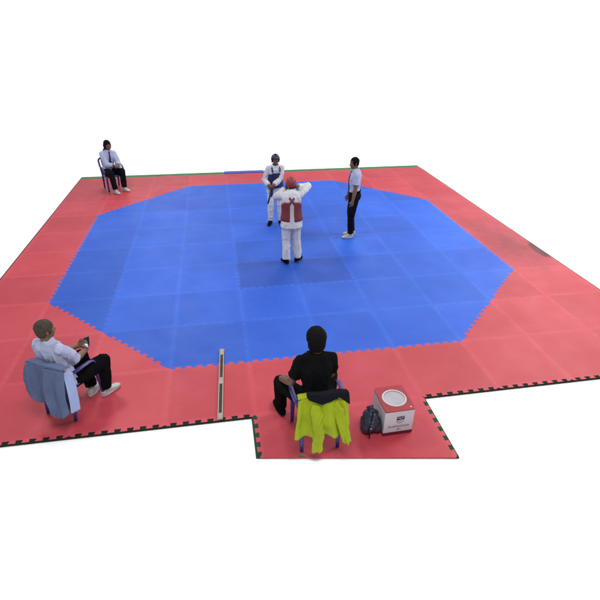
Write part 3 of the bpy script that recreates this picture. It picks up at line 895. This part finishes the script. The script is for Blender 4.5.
sleeve('sleeve', [(-.19, -.365, .845), (-.20, -.40, .74), (-.205, -.425, .62), (-.20, -.43, .50), (-.195, -.425, .40)], [.036, .052, .054, .052, .048], M['suit'], j, 31, wr=.008)
bm = bmesh.new()
panel(bm, [(.06, -.402, .865), (.14, -.40, .865), (.22, -.38, .855), (.285, -.345, .825)],
      [(.09, -.485, .29), (.17, -.50, .25), (.25, -.48, .28), (.315, -.43, .33)], (0, -1, 0), .026, 1.3, 1.2, belly=.035)
cloth_obj('front_panel', bm, M['suit'], j)
bm = bmesh.new()
panel(bm, [(.17, -.355, .85), (.23, -.345, .84), (.282, -.33, .82)], [(.20, -.43, .36), (.27, -.415, .34), (.335, -.395, .35)], (0, -1, 0), .012, 1.1, 2.2, NU=16)
cloth_obj('shade_panel', bm, M['suit_shade'], j)  # dark sheet standing in for the shadow between front panel and lining
bm = bmesh.new()
panel(bm, [(.270, -.355, .825), (.296, -.325, .81), (.312, -.265, .78)], [(.312, -.44, .325), (.338, -.405, .32), (.372, -.36, .34)], (1, -.3, 0), .010, .8, 2, NU=14)
cloth_obj('lining', bm, M['suit_lin'], j)

# ------------------------------------------------------------------ box, bag, strip, small things
BX = .33; BH = .335; BD = .385
b0 = empty('cardboard_box', (.50, -5.537, 0), R(1.5)); tag(b0, 'white and red cardboard box with a round white top opening, beside the dark bag', 'box')
bm = bmesh.new()
x0, x1, y0, y1 = -BX/2, BX/2, 0, BD
bm_box(bm, (x0, y0, .0), (x1, y1, BH-.004))
o = mesh_obj('box_body', bm, M['card_white'], b0, smooth=False); bevel_mod(o, .004)
# top sheet with a round hole, white rim, recessed grey disc
bm = bmesh.new(); n = 64; cx, cy, rr = 0, BD/2, .128
outer = []
for i in range(n):
    t = 2*math.pi*i/n; c_, s_ = math.cos(t), math.sin(t); k = 1/max(abs(c_)/(BX/2+.002), abs(s_)/(BD/2+.002))
    outer.append((cx+c_*k, cy+s_*k))
for z in (BH-.0035, BH+.012):
    pass
zb, zt = BH-.003, BH+.010
def ringv(r_or, z): return [bm.verts.new((a, b, z)) for a, b in r_or]
inner = [(cx+rr*math.cos(2*math.pi*i/n), cy+rr*math.sin(2*math.pi*i/n)) for i in range(n)]
A, B_, C_, D_ = ringv(outer, zb), ringv(outer, zt), ringv(inner, zt), ringv(inner, zb)
for r0, r1 in ((A, B_), (B_, C_), (C_, D_)):
    for i in range(n): bm.faces.new((r0[i], r0[(i+1) % n], r1[(i+1) % n], r1[i]))
mesh_obj('lid', bm, M['card_red'], b0, smooth=False)
bm = bmesh.new()
secs = []
for i in range(65):
    t = 2*math.pi*i/64; o_ = V((math.cos(t), math.sin(t), 0)); secs.append((V((cx, cy, zt+.001))+o_*(rr-.004), o_*.010, V((0, 0, .0055))))
loft(bm, secs, 8)
mesh_obj('round_rim', bm, M['card_white'], b0)
bm = bmesh.new(); bmesh.ops.create_circle(bm, cap_ends=True, segments=64, radius=rr-.008, matrix=Matrix.Translation((cx, cy, zt-.004)))
mesh_obj('round_top', bm, M['card_grey'], b0, smooth=False)
bm = bmesh.new(); bm_box(bm, (x0-.002, y0-.003, .004), (x1+.002, y0-.0005, .042)); bm_box(bm, (x0-.003, y0, .004), (x0-.0005, y1, .030))
mesh_obj('bottom_band', bm, M['maroon'], b0, smooth=False)
# crest: dark shield with paler lower half
def plate(name, pts, m, yoff, parent):
    bm = bmesh.new(); a = [bm.verts.new((x, y0-yoff, z)) for x, z in pts]; b = [bm.verts.new((x, y0-.0002, z)) for x, z in pts]
    bm.faces.new(a)
    for i in range(len(a)): bm.faces.new((a[i], a[(i+1) % len(a)], b[(i+1) % len(a)], b[i]))
    return mesh_obj(name, bm, m, parent, smooth=False)
sx, sz = .012, .195
shield = [(-.042, .060), (.045, .066), (.047, .02), (.040, -.012), (.02, -.032), (-.002, -.038), (-.024, -.030), (-.040, -.010)]
em = plate('emblem', [(sx+a, sz+b) for a, b in shield], M['ink2'], .0012, b0)
bm = bmesh.new()
for pts in ([(-.036, .056), (.040, .060), (.042, .026), (-.037, .016)],):
    vs = [bm.verts.new((sx+a, y0-.0022, sz+b)) for a, b in pts]; bm.faces.new(vs)
mesh_obj('emblem_band', bm, M['ink'], em, smooth=False)
for pts in ([(-.030, .046), (-.012, .052), (.004, .040), (.022, .054), (.034, .056), (.034, .046), (.022, .042), (.004, .028), (-.012, .040), (-.030, .034)], [(-.034, .012), (.040, .019), (.036, -.008), (.018, -.026), (-.002, -.031), (-.022, -.024), (-.034, -.008)]):
    bm = bmesh.new()
    vs = [bm.verts.new((sx+a, y0-.0030, sz+b)) for a, b in pts]; bm.faces.new(vs)
    mesh_obj('emblem_mark', bm, M['card_grey'], em, smooth=False)
def text(s, size, x, z, m, parent, yoff=.0015):
    cu = bpy.data.curves.new('lettering', 'FONT'); cu.body = s; cu.size = size; cu.align_x = 'CENTER'; cu.extrude = .0006
    t = bpy.data.objects.new('lettering', cu); COL.objects.link(t)
    dg = bpy.context.evaluated_depsgraph_get(); me = bpy.data.meshes.new_from_object(t.evaluated_get(dg)); bpy.data.objects.remove(t)
    me.materials.clear(); me.materials.append(m)
    o = bpy.data.objects.new('lettering', me); link(o, parent); o.location = (x, y0-yoff, z); o.rotation_euler = (R(90), 0, 0); return o
text('Anthonium', .054, .002, .105, M['ink2'], b0); text('BET', .028, .008, .066, M['ink2'], b0)
bm = bmesh.new(); ell(bm, V((.128, .034, zt+.001)), V((.010, 0, 0)), V((0, .010, 0)), V((0, 0, .002)))
mesh_obj('sticker', bm, M['card_white'], b0)

# dark bag leaning on the box
bg_ = bmesh.new()
ell(bg_, V((0, 0, .115)), V((.105, 0, 0)), V((0, .105, 0)), V((.01, 0, .115)))
ell(bg_, V((.005, .01, .19)), V((.085, 0, 0)), V((0, .085, 0)), V((0, 0, .09)))
ell(bg_, V((.05, -.04, .075)), V((.075, 0, 0)), V((0, .07, 0)), V((0, 0, .072)))
ell(bg_, V((-.05, -.03, .075)), V((.070, 0, 0)), V((0, .07, 0)), V((0, 0, .072)))
tube(bg_, [(.005, .01, .25), (.0, .012, .29), (-.005, .01, .305)], [.05, .026, .020])
o = organic('bag', bg_, M['bag'], None, .0065, 3, .010, 13, (1, 1, .5), 41)
o.location = (.225, -5.42, 0); o.rotation_euler = (0, 0, R(10)); tag(o, 'dark navy drawstring bag slumped against the left side of the box', 'bag')
bm = bmesh.new(); pts = [V((-.015+.032*math.sin(t), .02+.02*math.cos(t), .295+.026*(1-math.cos(t)))) for t in [i*math.pi*2/16 for i in range(17)]]
tube(bm, pts, [.008]*17, 8, ends=False); mesh_obj('carry_loop', bm, M['bag'], o)
bm = bmesh.new(); tube(bm, [(.0, -.03, .285), (-.05, -.10, .22), (-.085, -.115, .12), (-.07, -.135, .03)], [.007]*4, 8); mesh_obj('cord', bm, M['dark_lining'], o)
bm = bmesh.new(); ell(bm, V((-.045, -.104, .115)), V((.012, -.004, 0)), V((.001, .003, 0)), V((0, 0, .009))); mesh_obj('patch', bm, M['card_grey'], o)

# long narrow slotted strip on the mat
A_, B2 = V((-1.392, -5.02, 0)), V((-1.335, -3.70, 0)); d = B2-A_; L_ = d.length
st = empty('cable_cover', A_, math.atan2(d.y, d.x)-math.pi/2); tag(st, 'long narrow beige cable cover with dark slots lying across the red border', 'cable cover')
bm = bmesh.new()
hw = .030
bm_box(bm, (-hw, 0, .002), (-hw+.013, L_, .026)); bm_box(bm, (hw-.013, 0, .002), (hw, L_, .026))
bm_box(bm, (-hw+.013, 0, .002), (hw-.013, .09, .0245)); bm_box(bm, (-hw+.013, L_-.13, .002), (hw-.013, L_, .0245)); bm_box(bm, (-hw+.013, .60, .002), (hw-.013, .72, .0245))
bevel_mod(mesh_obj('rail_frame', bm, M['stripg'], st, smooth=False), .003)
for a, b in ((.09, .60), (.72, L_-.13)):
    bm = bmesh.new(); bm_box(bm, (-hw+.013, a, .003), (hw-.013, b, .014)); mesh_obj('dark_slot', bm, M['stripd'], st, smooth=False)

# crumpled paper, green scrap
bm = bmesh.new(); bmesh.ops.create_icosphere(bm, subdivisions=3, radius=.03)
for v in bm.verts:
    v.co *= 1+.45*noise.noise(v.co*60); v.co.z = max(-.012, v.co.z*.55); v.co.x *= 1.3
o = mesh_obj('crumpled_paper', bm, M['paper'], smooth=False); o.location = (-.637, -4.704, .013)
tag(o, 'small crumpled white paper on the red mat left of the coach in black', 'paper')
bm = bmesh.new()
prism(bm, [(-.60, -5.677), (-.54, -5.687), (-.535, -5.665), (-.55, -5.652), (-.585, -5.652), (-.605, -5.662)], .001, .009)
o = bevel_mod(mesh_obj('foam_scrap', bm, M['green'], smooth=False), .002)
tag(o, 'small dark green foam scrap at the cut edge behind the front chair', 'scrap')
